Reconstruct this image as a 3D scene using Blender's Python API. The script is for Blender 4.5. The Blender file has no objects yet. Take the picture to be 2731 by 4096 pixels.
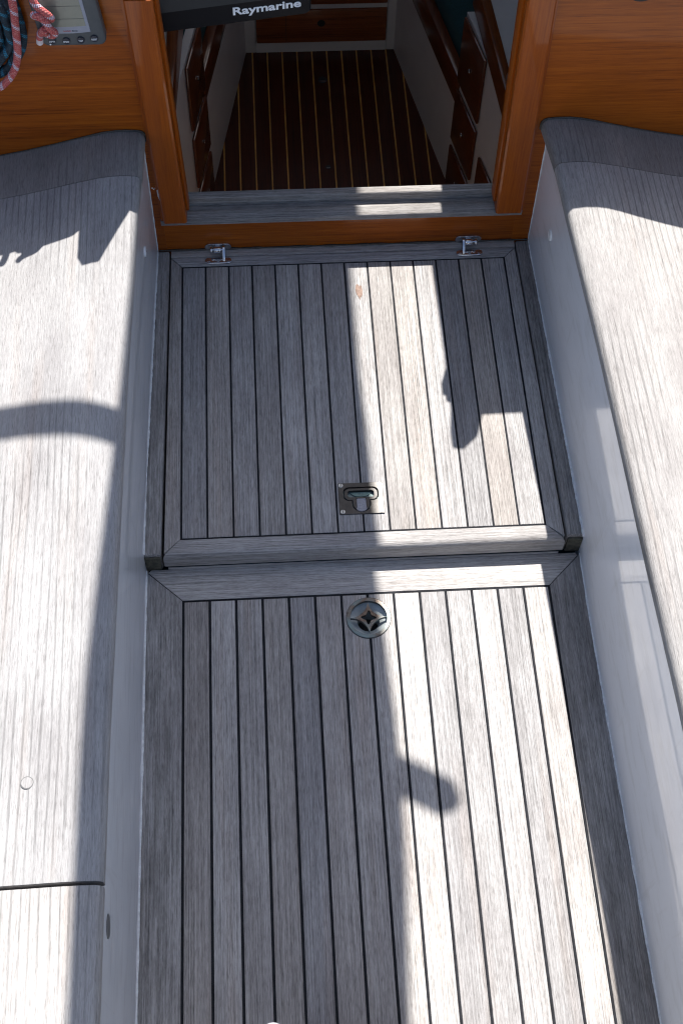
import bpy, bmesh, math, random
from mathutils import Vector, Matrix
random.seed(7)
S = bpy.context.scene
COL = S.collection

# ------------------------------------------------------------------ camera
cam_d = bpy.data.cameras.new('camera')
cam = bpy.data.objects.new('camera', cam_d); COL.objects.link(cam)
R3 = ((0.9981861, 0.0404333, -0.0446051), (-0.0573441, 0.8641758, -0.4999119), (0.0183335, 0.5015630, 0.8649269))
cam.matrix_world = Matrix.Translation((0.17593, -1.20878, 1.97340)) @ Matrix(R3).to_4x4()
cam_d.sensor_fit = 'VERTICAL'; cam_d.sensor_height = 24.0; cam_d.sensor_width = 16.0
cam_d.lens = 30.6755
cam_d.clip_start = 0.02; cam_d.clip_end = 6000
cam_d.dof.use_dof = True; cam_d.dof.focus_distance = 2.35; cam_d.dof.aperture_fstop = 16.0
S.camera = cam

# ------------------------------------------------------------------ light
LD = Vector((-0.195, -0.63, -1.0))              # the way the sunlight travels
w = bpy.data.worlds.new('World'); S.world = w; w.use_nodes = True
nt = w.node_tree
bg = nt.nodes['Background']
sky = nt.nodes.new('ShaderNodeTexSky'); sky.sky_type = 'NISHITA'; sky.sun_disc = False
sky.sun_elevation = math.atan2(1.0, math.hypot(LD.x, LD.y))
sky.sun_rotation = math.atan2(-LD.x, -LD.y)
sky.air_density = 1.0; sky.dust_density = 1.6; sky.ozone_density = 0.9
nt.links.new(sky.outputs[0], bg.inputs[0]); bg.inputs[1].default_value = 0.082
sun_d = bpy.data.lights.new('sun', 'SUN'); sun_d.energy = 5.0; sun_d.angle = math.radians(0.53)
sun_d.color = (1.0, 0.965, 0.915)
sun = bpy.data.objects.new('sun', sun_d); COL.objects.link(sun)
sun.rotation_euler = LD.to_track_quat('-Z', 'Y').to_euler(); sun.location = (1, 3, 6)
S.view_settings.view_transform = 'Standard'; S.view_settings.look = 'None'
S.view_settings.exposure = 1.0; S.view_settings.gamma = 1.0
S.view_settings.use_curve_mapping = False
S.cycles.filter_width = 1.1

# ------------------------------------------------------------------ materials
class NB:
    def __init__(self, name):
        self.m = bpy.data.materials.new(name); self.m.use_nodes = True
        self.t = self.m.node_tree; self.p = self.t.nodes['Principled BSDF']
    def n(self, typ, **kw):
        o = self.t.nodes.new(typ)
        for k, v in kw.items(): setattr(o, k, v)
        return o
    def l(self, a, b): self.t.links.new(a, b)
    def coords(self, scale, rnd=True, src='Object'):
        tc = self.n('ShaderNodeTexCoord')
        out = tc.outputs[src]
        if rnd:
            oi = self.n('ShaderNodeObjectInfo'); mu = self.n('ShaderNodeVectorMath', operation='SCALE')
            mu.inputs[0].default_value = (7.3, 11.9, 3.1); self.l(oi.outputs['Random'], mu.inputs['Scale'])
            ad = self.n('ShaderNodeVectorMath', operation='ADD'); self.l(out, ad.inputs[0]); self.l(mu.outputs[0], ad.inputs[1]); out = ad.outputs[0]
        mp = self.n('ShaderNodeMapping'); mp.inputs['Scale'].default_value = scale; self.l(out, mp.inputs['Vector'])
        return mp.outputs[0]
    def noise(self, scale, detail=3, rough=0.55, dist=0.0, s=1.0, rnd=True, src='Object'):
        o = self.n('ShaderNodeTexNoise'); o.inputs['Scale'].default_value = s; o.inputs['Detail'].default_value = detail
        o.inputs['Roughness'].default_value = rough; o.inputs['Distortion'].default_value = dist
        self.l(self.coords(scale, rnd, src), o.inputs['Vector']); return o.outputs['Fac']
    def ramp(self, fac, stops):
        r = self.n('ShaderNodeValToRGB'); e = r.color_ramp.elements
        while len(e) > 1: e.remove(e[-1])
        e[0].position, e[0].color = stops[0][0], (*stops[0][1], 1)
        for p, c in stops[1:]:
            k = e.new(p); k.color = (*c, 1)
        self.l(fac, r.inputs[0]); return r.outputs[0]
    def mix(self, a, b, fac, mode='MIX'):
        m = self.n('ShaderNodeMix', data_type='RGBA', blend_type=mode)
        for s, v in ((m.inputs[6], a), (m.inputs[7], b), (m.inputs[0], fac)):
            if hasattr(v, 'node'): self.l(v, s)
            elif isinstance(v, tuple): s.default_value = (*v, 1)
            else: s.default_value = v
        return m.outputs[2]
    def math(self, op, a, b=0.0, c=0.0):
        m = self.n('ShaderNodeMath', operation=op)
        for i, v in enumerate((a, b, c)):
            if hasattr(v, 'node'): self.l(v, m.inputs[i])
            else: m.inputs[i].default_value = v
        return m.outputs[0]
    def bump(self, h, strength, dist):
        b = self.n('ShaderNodeBump'); b.inputs['Strength'].default_value = strength; b.inputs['Distance'].default_value = dist
        self.l(h, b.inputs['Height']); self.l(b.outputs[0], self.p.inputs['Normal']); return b
    def set(self, **kw):
        for k, v in kw.items():
            s = self.p.inputs[k.replace('_', ' ')]
            if hasattr(v, 'node'): self.l(v, s)
            elif isinstance(v, tuple): s.default_value = (*v, 1)
            else: s.default_value = v
        return self.m

def ax(axis, along, across):
    return tuple(along if i == axis else across for i in range(3))

def teak(name, axis, tone=1.0, figure=0.0, mildew=0.0):
    b = NB(name)
    g1 = b.noise(ax(axis, 26, 360) if not figure else ax(axis, 34, 520), 4, 0.65, 0.15)
    g2 = b.noise(ax(axis, 90, 800) if not figure else ax(axis, 110, 1000), 3, 0.65)
    g3 = b.noise(ax(axis, 3.0, 560), 3, 0.65)
    bl = b.noise(ax(axis, 5, 14), 4, 0.6)
    v = b.math('ADD', b.math('ADD', b.math('MULTIPLY', g1, 0.32 if not figure else .50), b.math('MULTIPLY', g2, 0.24 if not figure else .34)), b.math('MULTIPLY', g3, 0.44 if not figure else .16))
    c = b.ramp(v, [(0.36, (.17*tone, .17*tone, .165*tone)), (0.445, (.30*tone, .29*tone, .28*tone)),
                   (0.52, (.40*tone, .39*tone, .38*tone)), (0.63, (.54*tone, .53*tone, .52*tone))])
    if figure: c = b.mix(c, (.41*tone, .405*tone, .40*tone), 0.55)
    # dark open pores and hairline checks along the grain
    pr = b.noise(ax(axis, 48, 640), 2, 0.6, 0.0)
    pm = b.ramp(pr, [(0.34, (.42, .40, .39)), (0.43, (1, 1, 1))])
    c = b.mix(c, pm, 0.42 if not figure else 0.42, 'MULTIPLY')
    bm = b.ramp(bl, [(0.3, (.78, .76, .76)), (0.7, (1.12, 1.12, 1.11))])
    c = b.mix(c, bm, 0.8, 'MULTIPLY')
    # brownish, less bleached streaks
    st = b.noise(ax(axis, 2.2, 38), 2, 0.5)
    sm = b.ramp(st, [(0.55, (0, 0, 0)), (0.78, (.55, .55, .55))])
    c = b.mix(c, b.mix(c, (1.0, .90, .83), 1.0, 'MULTIPLY'), sm)
    if figure:
        wv = b.n('ShaderNodeTexWave', wave_type='RINGS', rings_direction='Z'); wv.inputs['Scale'].default_value = 1.0
        wv.inputs['Distortion'].default_value = 3.0; wv.inputs['Detail'].default_value = 2; wv.inputs['Detail Scale'].default_value = 1.3
        b.l(b.coords(ax(axis, 2.1, 26)), wv.inputs['Vector'])
        fm = b.ramp(wv.outputs['Fac'], [(0.0, (1-figure,)*3), (0.22, (1, 1, 1))])
        fn = b.noise(ax(axis, 3, 7), 2)
        c = b.mix(c, fm, b.math('MULTIPLY', b.ramp(fn, [(0.42, (0, 0, 0)), (0.6, (1, 1, 1))]), 1.0), 'MULTIPLY')
    if mildew:
        mn = b.noise(ax(axis, 9, 75), 5, 0.7, rnd=False)
        c = b.mix(c, (.30, .31, .29), b.math('MULTIPLY', b.ramp(mn, [(0.44, (0, 0, 0)), (0.60, (1, 1, 1))]), mildew), 'MULTIPLY')
    oi = b.n('ShaderNodeObjectInfo')
    vr = b.ramp(oi.outputs['Random'], [(0, (.76, .76, .78)), (0.2, (1.0, 1.0, 1.01)), (0.4, (.94, .895, .86)), (0.6, (1.12, 1.12, 1.12)), (0.8, (.80, .77, .75)), (1, (1.02, 1.03, 1.05))])
    c = b.mix(c, vr, 1.0, 'MULTIPLY')
    h = b.math('ADD', v, b.math('MULTIPLY', pr, 0.5))
    b.bump(h, 0.7, 0.0016)
    return b.set(Base_Color=c, Roughness=0.82, Specular_IOR_Level=0.25)

def varnish(name, axis, dark=1.0, sat=(.27, .066, .004), rough=0.08, coat=0.35, lines=1.0):
    b = NB(name)
    g1 = b.noise(ax(axis, 2.2, 170), 5, 0.7, 0.3)
    g2 = b.noise(ax(axis, 22, 420), 3, 0.65)
    bl = b.noise(ax(axis, 1.6, 6), 3, 0.5)
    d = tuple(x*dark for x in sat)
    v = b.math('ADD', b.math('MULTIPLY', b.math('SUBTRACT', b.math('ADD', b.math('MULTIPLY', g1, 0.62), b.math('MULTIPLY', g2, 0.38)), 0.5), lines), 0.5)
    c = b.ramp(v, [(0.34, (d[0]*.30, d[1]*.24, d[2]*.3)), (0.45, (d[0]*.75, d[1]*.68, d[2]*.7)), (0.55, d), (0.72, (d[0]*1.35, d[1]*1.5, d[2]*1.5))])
    c = b.mix(c, b.ramp(bl, [(0.3, (.78, .72, .7)), (0.72, (1.18, 1.2, 1.2))]), 0.8, 'MULTIPLY')
    bn = b.bump(b.noise((9, 9, 9), 2), 0.05, 0.004)
    return b.set(Base_Color=c, Roughness=0.4, Specular_IOR_Level=0.2, Coat_Weight=coat, Coat_Roughness=rough)

def plain(name, col, rough=0.5, metal=0.0, coat=0.0, spec=0.5, var=0.0, vs=30, bump=0.0):
    b = NB(name)
    if var or bump:
        n = b.noise((vs, vs, vs), 4, 0.6)
        c = b.ramp(n, [(0.3, tuple(x*(1-var) for x in col)), (0.7, tuple(min(1, x*(1+var)) for x in col))])
        if bump: b.bump(n, bump, 0.002)
        return b.set(Base_Color=c, Roughness=rough, Metallic=metal, Coat_Weight=coat, Specular_IOR_Level=spec)
    return b.set(Base_Color=col, Roughness=rough, Metallic=metal, Coat_Weight=coat, Specular_IOR_Level=spec)

def gelcoat(name, col=(.88, .895, .92)):
    b = NB(name)
    n1 = b.noise((3, 1.2, 2.2), 2, 0.5); n2 = b.noise((55, 30, 55), 3, 0.5)
    b.bump(b.math('ADD', b.math('MULTIPLY', n1, 1.0), b.math('MULTIPLY', n2, 0.035)), 0.35, 0.02)
    dirt = b.noise((40, 9, 40), 5, 0.65)
    c = b.mix(col, b.ramp(dirt, [(0.34, (.84, .83, .80)), (0.5, (1, 1, 1))]), 0.6, 'MULTIPLY')
    drip = b.noise((70, 45, 5), 4, 0.6)
    c = b.mix(c, b.ramp(drip, [(0.62, (1, 1, 1)), (0.76, (.84, .82, .78))]), 0.5, 'MULTIPLY')
    sp = b.noise((160, 60, 160), 2, 0.5)
    c = b.mix(c, (.95, .95, .96), b.ramp(sp, [(0.72, (0, 0, 0)), (0.76, (.6, .6, .6))]))
    return b.set(Base_Color=c, Roughness=0.25, Coat_Weight=0.8, Coat_Roughness=0.04, Specular_IOR_Level=0.5)

def bronze(name):
    b = NB(name)
    n = b.noise((60, 60, 60), 5, 0.65); n2 = b.noise((25, 25, 25), 3, 0.6)
    c = b.ramp(n, [(0.3, (.06, .042, .036)), (0.48, (.13, .095, .075)), (0.62, (.17, .15, .13)), (0.75, (.19, .23, .23))])
    geo = b.n('ShaderNodeNewGeometry')
    pt = b.ramp(n2, [(0.45, (0, 0, 0)), (0.62, (.8, .8, .8))])
    c = b.mix(c, (.17, .25, .26), pt)
    b.bump(n, 0.25, 0.001)
    return b.set(Base_Color=c, Roughness=b.ramp(n2, [(0.3, (.3,)*3), (0.7, (.55,)*3)]), Metallic=b.ramp(n2, [(0.45, (.5,)*3), (0.65, (.15,)*3)]))

def rope_mat(name, c1, c2, c3):
    b = NB(name)
    tc = b.n('ShaderNodeTexCoord'); sp = b.n('ShaderNodeSeparateXYZ'); b.l(tc.outputs['UV'], sp.inputs[0])
    u, v = sp.outputs[0], sp.outputs[1]           # u round the rope, v along it in metres
    a1 = b.math('FRACT', b.math('ADD', b.math('MULTIPLY', u, 6), b.math('MULTIPLY', v, 260)))
    a2 = b.math('FRACT', b.math('SUBTRACT', b.math('MULTIPLY', u, 6), b.math('MULTIPLY', v, 260)))
    hgt = b.math('MULTIPLY', b.math('PINGPONG', a1, 0.5), b.math('PINGPONG', a2, 0.5))
    fl = b.math('FRACT', b.math('ADD', b.math('MULTIPLY', u, 1.0), b.math('MULTIPLY', v, 38)))
    fleck = b.math('MULTIPLY', b.math('LESS_THAN', fl, 0.24), b.math('GREATER_THAN', a2, 0.3))
    n = b.noise((300, 300, 300), 2)
    base = b.mix(c1, c3, b.ramp(n, [(0.42, (0, 0, 0)), (0.62, (1, 1, 1))]))
    c = b.mix(base, c2, fleck)
    c = b.mix(c, b.ramp(hgt, [(0.0, (.45,)*3), (0.1, (1.05,)*3)]), 0.8, 'MULTIPLY')
    b.bump(hgt, 0.8, 0.004)
    return b.set(Base_Color=c, Roughness=0.75)

M = {}
M['tY'] = teak('weathered_teak_lengthwise', 1)
M['tYh'] = teak('weathered_teak_hatch', 1, 0.94)
M['tYs'] = teak('weathered_teak_seat', 1, 0.90, 0.34)
M['tYf'] = teak('weathered_teak_shade_toned_seat', 1, 0.60, 0.28)  # less bleached teak, darkened further to carry the shade by the bulkhead
M['tYm'] = teak('mildewed_teak', 1, 0.90, 0, 0.38)
M['tX'] = teak('weathered_teak_crosswise', 0, 1.05)
M['tSill'] = teak('weathered_teak_sill', 0, 0.85)
M['caulk'] = plain('black_caulk', (.019, .02, .023), 0.85, spec=.12, var=.35, vs=60)
M['vX'] = varnish('varnished_teak_crosswise', 0, 1.35, lines=0.75)
M['vZ'] = varnish('varnished_teak_upright', 2, 1.4, (.28, .064, .004), 0.05, 0.5, 0.55)
M['vS'] = varnish('varnished_trim_lengthwise', 1, 0.7)
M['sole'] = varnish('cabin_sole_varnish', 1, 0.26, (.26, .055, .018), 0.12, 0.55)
M['holly'] = plain('holly_strip', (.62, .33, .07), 0.3, coat=.4, var=.2, vs=20)
M['draw'] = varnish('drawer_mahogany', 1, 0.42, (.30, .075, .02), 0.1, 0.8)
M['drawX'] = varnish('drawer_mahogany_crosswise', 0, 0.75, (.34, .10, .03), 0.12, 0.7)
M['gel'] = gelcoat('white_gelcoat')
M['white'] = plain('white_laminate', (.66, .655, .64), 0.35, var=.05, vs=12)
M['deck'] = plain('deck_paint', (.62, .63, .62), 0.6, var=.05, vs=40)
M['seal'] = plain('white_sealant', (.74, .75, .74), 0.5, var=.2, vs=140)
M['dseal'] = plain('dark_sealant', (.035, .028, .024), 0.35, var=.5, vs=200, bump=.5)
M['moss'] = plain('mossy_end_grain', (.075, .07, .05), 0.9, var=.5, vs=120, bump=.5)
M['chrome'] = plain('polished_stainless', (.62, .62, .64), 0.16, 1.0, var=.12, vs=90)
M['bronze'] = bronze('old_bronze')
M['verd'] = plain('verdigris_bronze', (.16, .22, .22), 0.45, 0.35, var=.35, vs=70, bump=.2)
M['verd2'] = plain('pale_verdigris', (.17, .26, .23), 0.6, 0.1, var=.2, vs=90)
M['bowl'] = plain('pale_bronze_bowl', (.42, .46, .46), 0.45, 0.15, var=.25, vs=60)
M['brass'] = plain('worn_brass_plate', (.055, .050, .045), 0.42, 0.35, var=.4, vs=55, bump=.1)
M['screw'] = plain('pale_screw_head', (.46, .47, .46), 0.35, 0.7, var=.15, vs=200)
M['salt'] = plain('salt_crusted_pad', (.36, .35, .37), 0.8, var=.3, vs=500, bump=.4)
M['black'] = plain('black_hole', (.004, .004, .004), 0.7)
M['dark'] = plain('dark_rubber', (.02, .022, .025), 0.6)
M['plot'] = plain('plotter_plastic', (.006, .006, .008), 0.5, spec=.2, var=.1, vs=300)
M['print'] = plain('white_print', (.80, .82, .86), 0.5)
M['instr'] = plain('instrument_plastic', (.075, .083, .09), 0.5, var=.06, vs=80)
M['bezel'] = plain('instrument_bezel', (.27, .29, .36), 0.35)
M['lcd'] = plain('lcd_glass', (.215, .225, .185), 0.25, coat=.3, var=.05, vs=90)
M['lcdl'] = plain('lcd_divider', (.10, .105, .09), 0.4)
M['btn'] = plain('navy_button', (.018, .02, .035), 0.45)
M['red'] = plain('red_print', (.45, .06, .07), 0.5)
M['teal'] = plain('teal_upholstery', (.012, .055, .06), 0.9, var=.25, vs=200, bump=.2)
M['grey'] = plain('grey_fitting', (.12, .12, .12), 0.4)
M['ropeb'] = rope_mat('blue_rope', (.018, .05, .075), (.02, .20, .34), (.008, .016, .028))
M['roper'] = rope_mat('red_rope', (.50, .075, .08), (.60, .55, .66), (.62, .20, .18))
M['whip'] = plain('whipping', (.62, .55, .56), 0.7, var=.1, vs=300)
M['sail'] = plain('sail_cloth', (.70, .69, .65), 0.8, var=.06, vs=8, bump=.4)
b = NB('draped_sail_cloth'); tr_ = b.n('ShaderNodeBsdfTranslucent'); tr_.inputs[0].default_value = (.72, .73, .74, 1)
b.set(Base_Color=(.70, .70, .68), Roughness=0.8)
mx_ = b.n('ShaderNodeMixShader'); mx_.inputs[0].default_value = 0.12; b.l(b.p.outputs[0], mx_.inputs[1]); b.l(tr_.outputs[0], mx_.inputs[2]); b.l(mx_.outputs[0], b.t.nodes['Material Output'].inputs[0])
M['sail'] = b.m
M['alu'] = plain('anodised_boom', (.42, .43, .45), 0.35, 0.9)
M['canvas'] = plain('navy_canvas', (.02, .03, .07), 0.9, var=.2, vs=60)
M['stain'] = plain('bare_brown_teak', (.24, .165, .13), 0.85, var=.3, vs=160)
M['hull'] = plain('hull_paint', (.03, .05, .12), 0.15, coat=.6)
b = NB('sea_water'); b.bump(b.noise((.8, .8, .8), 4, 0.6), 0.5, 0.25)
M['water'] = b.set(Base_Color=(.012, .035, .045), Roughness=0.08, IOR=1.33)

# ------------------------------------------------------------------ builders
def tag(o, label=None, cat=None, group=None, kind=None):
    if label: o['label'] = label
    if cat: o['category'] = cat
    if group: o['group'] = group
    if kind: o['kind'] = kind
    return o
def link(o, parent=None):
    COL.objects.link(o)
    if parent is not None: o.parent = parent; o.matrix_parent_inverse = parent.matrix_world.inverted() if False else Matrix.Translation(-parent.location)
    return o
def empty(name, loc, label, cat, group=None, kind=None):
    o = bpy.data.objects.new(name, None); o.empty_display_size = .05; o.location = loc; COL.objects.link(o)
    if kind: return tag(o, label, cat, group, kind)
    return tag(o, label, cat, group)
def fin(name, bm, mat, parent=None, smooth=False, bev=0.0, seg=2, ang=40):
    bmesh.ops.recalc_face_normals(bm, faces=bm.faces)
    if bev:
        es = [e for e in bm.edges if len(e.link_faces) == 2 and e.calc_face_angle(0) > math.radians(ang)]
        bmesh.ops.bevel(bm, geom=es, offset=bev, segments=seg, affect='EDGES', profile=0.5, clamp_overlap=True)
    me = bpy.data.meshes.new(name); bm.to_mesh(me); bm.free()
    if smooth or bev:
        for p in me.polygons: p.use_smooth = True
        try: me.set_sharp_from_angle(angle=math.radians(35))
        except Exception: pass
    me.materials.append(M[mat])
    return link(bpy.data.objects.new(name, me), parent)
def box_bm(bm, x0, x1, y0, y1, z0, z1):
    v = [bm.verts.new((x, y, z)) for z in (z0, z1) for (x, y) in ((x0, y0), (x1, y0), (x1, y1), (x0, y1))]
    for f in ((3, 2, 1, 0), (4, 5, 6, 7), (0, 1, 5, 4), (1, 2, 6, 5), (2, 3, 7, 6), (3, 0, 4, 7)): bm.faces.new([v[i] for i in f])
def box(name, x0, x1, y0, y1, z0, z1, mat, parent=None, bev=0.0, seg=2):
    bm = bmesh.new(); box_bm(bm, x0, x1, y0, y1, z0, z1); return fin(name, bm, mat, parent, bev=bev, seg=seg)
def prism_bm(bm, poly, a, b, axis=2):
    def pt(p, h):
        if axis == 2: return (p[0], p[1], h)
        if axis == 1: return (p[0], h, p[1])      # poly in x,z
        return (h, p[0], p[1])                    # poly in y,z
    A = [bm.verts.new(pt(p, a)) for p in poly]; B = [bm.verts.new(pt(p, b)) for p in poly]
    n = len(poly)
    bm.faces.new(A); bm.faces.new(B[::-1])
    for i in range(n): bm.faces.new([A[i], B[i], B[(i+1) % n], A[(i+1) % n]])
def prism(name, poly, a, b, mat, parent=None, axis=2, bev=0.0, seg=2, ang=40):
    bm = bmesh.new(); prism_bm(bm, poly, a, b, axis); return fin(name, bm, mat, parent, bev=bev, seg=seg, ang=ang)
def loft(name, rings, mat, parent=None, caps=True, smooth=True, closed=True):
    bm = bmesh.new(); R = [[bm.verts.new(p) for p in r] for r in rings]; n = len(R[0])
    for a, b_ in zip(R, R[1:]):
        for i in range(n if closed else n-1): bm.faces.new([a[i], a[(i+1) % n], b_[(i+1) % n], b_[i]])
    if caps: bm.faces.new(R[0]); bm.faces.new(R[-1][::-1])
    return fin(name, bm, mat, parent, smooth=smooth)
def circ(cx, cy, r, n=32, a0=0.0): return [(cx+r*math.cos(a0+2*math.pi*i/n), cy+r*math.sin(a0+2*math.pi*i/n)) for i in range(n)]
def rrect(x0, x1, y0, y1, r, n=6):
    P = []
    for cx, cy, a in ((x1-r, y1-r, 0), (x0+r, y1-r, 90), (x0+r, y0+r, 180), (x1-r, y0+r, 270)):
        for i in range(n+1):
            t = math.radians(a+90*i/n); P.append((cx+r*math.cos(t), cy+r*math.sin(t)))
    return P
def spline(pts, k=10):
    P = [Vector(p) for p in pts]; P = [P[0]*2-P[1]]+P+[P[-1]*2-P[-2]]; out = []
    for i in range(1, len(P)-2):
        for j in range(k):
            t = j/k; a, b_, c, d = P[i-1:i+3]
            out.append(0.5*((2*b_)+(c-a)*t+(2*a-5*b_+4*c-d)*t*t+(3*b_-a-3*c+d)*t**3))
    out.append(P[-2]); return out
def tube(name, path, r, mat, parent=None, n=12, rad=None):
    bm = bmesh.new(); uvl = bm.loops.layers.uv.new('UVMap'); rings = []; L = [0.0]
    path = [Vector(p) for p in path]
    for a, c in zip(path, path[1:]): L.append(L[-1]+(c-a).length)
    t0 = (path[1]-path[0]).normalized(); up = Vector((0, 0, 1)) if abs(t0.z) < .9 else Vector((1, 0, 0))
    nrm = t0.cross(up).normalized()
    for i, p in enumerate(path):
        t = (path[min(i+1, len(path)-1)]-path[max(i-1, 0)]).normalized()
        nrm = (nrm-t*nrm.dot(t)).normalized(); bi = t.cross(nrm)
        rr = rad(i/(len(path)-1)) if rad else r
        rings.append([bm.verts.new(p+(nrm*math.cos(2*math.pi*k/n)+bi*math.sin(2*math.pi*k/n))*rr) for k in range(n)])
    for i in range(len(rings)-1):
        for k in range(n):
            f = bm.faces.new([rings[i][k], rings[i][(k+1) % n], rings[i+1][(k+1) % n], rings[i+1][k]])
            for lp, (uu, vv) in zip(f.loops, ((k/n, L[i]), ((k+1)/n, L[i]), ((k+1)/n, L[i+1]), (k/n, L[i+1]))): lp[uvl].uv = (uu, vv)
    bm.faces.new(rings[0]); bm.faces.new(rings[-1][::-1])
    return fin(name, bm, mat, parent, smooth=True)
def text(name, body, size, mtx, mat, parent, width=None, thick=0.0004, bold=0.0, align='CENTER'):
    cu = bpy.data.curves.new(name, 'FONT'); cu.body = body; cu.size = size; cu.extrude = thick; cu.offset = bold
    cu.align_x = align; cu.resolution_u = 4
    o = bpy.data.objects.new(name+'_tmp', cu); COL.objects.link(o)
    dg = bpy.context.evaluated_depsgraph_get(); dg.update()
    me = bpy.data.meshes.new_from_object(o.evaluated_get(dg)); bpy.data.objects.remove(o)
    if width:
        xs = [v.co.x for v in me.vertices]; k = width/(max(xs)-min(xs))
        for v in me.vertices: v.co.x *= k
    me.transform(mtx); me.materials.clear(); me.materials.append(M[mat]); me.name = name
    return link(bpy.data.objects.new(name, me), parent)
def boolean(o, cutters):
    for i, c in enumerate(cutters):
        md = o.modifiers.new('cut%d' % i, 'BOOLEAN'); md.operation = 'DIFFERENCE'; md.solver = 'EXACT'; md.object = c
    dg = bpy.context.evaluated_depsgraph_get(); dg.update()
    me = bpy.data.meshes.new_from_object(o.evaluated_get(dg)); o.modifiers.clear(); o.data = me
    for c in cutters: bpy.data.objects.remove(c)
    for p in me.polygons: p.use_smooth = False
def lerp(pts, t):
    pts = sorted(pts)
    if t <= pts[0][0]: return pts[0][1]
    for (a, va), (b_, vb) in zip(pts, pts[1:]):
        if t <= b_: return va+(vb-va)*(t-a)/(b_-a)
    return pts[-1][1]

H = 0.045           # drop from the lid to the lower sole
P = 0.045           # plank pitch

# ================================================================== SETTING
bm = bmesh.new(); box_bm(bm, -900, 900, -900, 900, -1.3, -1.05)
tag(fin('water', bm, 'water'), 'open sea water around the boat', None, None, 'structure')

# ---------------------------------------------------------------- lower sole
sole = empty('cockpit_sole', (.315, -.5, -H), 'weathered grey teak cockpit floor with black caulked seams', None, kind='structure')
box('caulking', -.06, .69, -1.6, -.15, -H-.02, -H-.0012, 'caulk', sole)
bm = bmesh.new(); y0, y1 = -1.55, -.2082
box_bm(bm, -P/2+.0022, P/2-.0022, y0-(y0+y1)/2, y1-(y0+y1)/2, -.012, 0)
first = fin('plank', bm, 'tY', None, bev=.0006, seg=1)
def place_plank(o, x, y, z, par):
    o.parent = par; o.matrix_parent_inverse = Matrix.Translation(-par.location); o.location = (x, y, z)
for i in range(14):
    o = first if i == 0 else first.copy()
    if i: COL.objects.link(o)
    place_plank(o, (i+.5)*P, (y0+y1)/2, -H+random.uniform(-.0002, .0003), sole)
prism('border_board', [(-.066, -.143), (-.062, -.149), (-.0020, -.2050), (-.0020, -1.58), (-.068, -1.58)], -H-.015, -H, 'tYm', sole, bev=.0008)
prism('border_board', [(.694, -.143), (.690, -.149), (.6320, -.2050), (.6320, -1.58), (.70, -1.58)], -H-.015, -H, 'tYm', sole, bev=.0008)
prism('border_board', [(-.0605, -.1485), (-.055, -.1435), (.685, -.1435), (.6885, -.1485), (.6312, -.2043), (-.0012, -.2043)], -H-.015, -H+.0002, 'tX', sole, bev=.0008)
# fixed ledges either side of the lid and the strip the hinges back on to
def ledge(name, pts, par):
    return prism(name, pts, -H-.01, 0, 'tYm', par, bev=.005, seg=3)
ledge('side_ledge', [(-.0500, .540), (-.0245, .540), (-.0345, -.1385), (-.0655, -.1385)], sole)
ledge('side_ledge', [(.6855, .540), (.6575, .540), (.6645, -.1335), (.6950, -.1335)], sole)
prism('ledge_end', [(-.0640, -.1380), (-.036, -.1380), (-.037, -.1425), (-.063, -.1425)], -H-.005, -.006, 'moss', sole, bev=.002)
prism('ledge_end', [(.6665, -.1330), (.6935, -.1330), (.6930, -.1385), (.6675, -.1385)], -H-.005, -.006, 'moss', sole, bev=.002)
prism('hinge_board', [(-.0225, .5215), (.6550, .5215), (.6555, .5398), (-.0222, .5398)], -H, .0008, 'tX', sole, bev=.0012)
box('drip_bead', -.026, .655, -.1432, -.1405, -H-.004, -H+.0035, 'tX', sole, bev=.001)

# ---------------------------------------------------------------- hinged lid in the sole
lid = empty('floor_hatch', (.315, .19, -.02), 'square hinged teak floor hatch with mitred frame and caulked planks', 'hatch')
box('caulking', -.012, .642, -.122, .505, -.030, -.0012, 'caulk', lid)
bm = bmesh.new(); y0, y1 = -.1078, .4945
box_bm(bm, -P/2+.0017, P/2-.0017, -(y1-y0)/2, (y1-y0)/2, -.012, 0)
first = fin('plank', bm, 'tYh', None, bev=.0006, seg=1)
for i in range(14):
    o = first if i == 0 else first.copy()
    if i: COL.objects.link(o)
    place_plank(o, (i+.5)*P, (y0+y1)/2, random.uniform(-.0002, .0003), lid)
e = .0008
prism('frame_board', [(-.0220, .5198-e), (-.0018, .4975), (-.0018, -.1100), (-.0295, -.1370+e)], -.036, 0, 'tYh', lid, bev=.001)
prism('frame_board', [(.6545, .5195-e), (.6318, .4975), (.6318, -.1100), (.6605, -.1345+e)], -.036, 0, 'tYh', lid, bev=.001)
prism('frame_board', [(-.0212, .5202), (.6537, .5200), (.6310, .4977), (-.0010, .4977)], -.036, .0003, 'tX', lid, bev=.001)
# front rail: rounded nose, rings along x follow the mitre
prof = [(-.1112, -.036), (-.1112, 0), (-.1300, 0), (-.1345, -.0012), (-.1385, -.0045), (-.1405, -.010), (-.1405, -.0390), (-.1380, -.0415)]
def nose(x, k): return [(x + k*(-.1112-y)*1.0, y, z) for y, z in prof]
loft('frame_board', [nose(-.0022, -1.0), nose(.10, 0), nose(.53, 0), nose(.6322, 1.0)], 'tX', lid, smooth=True)

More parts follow.
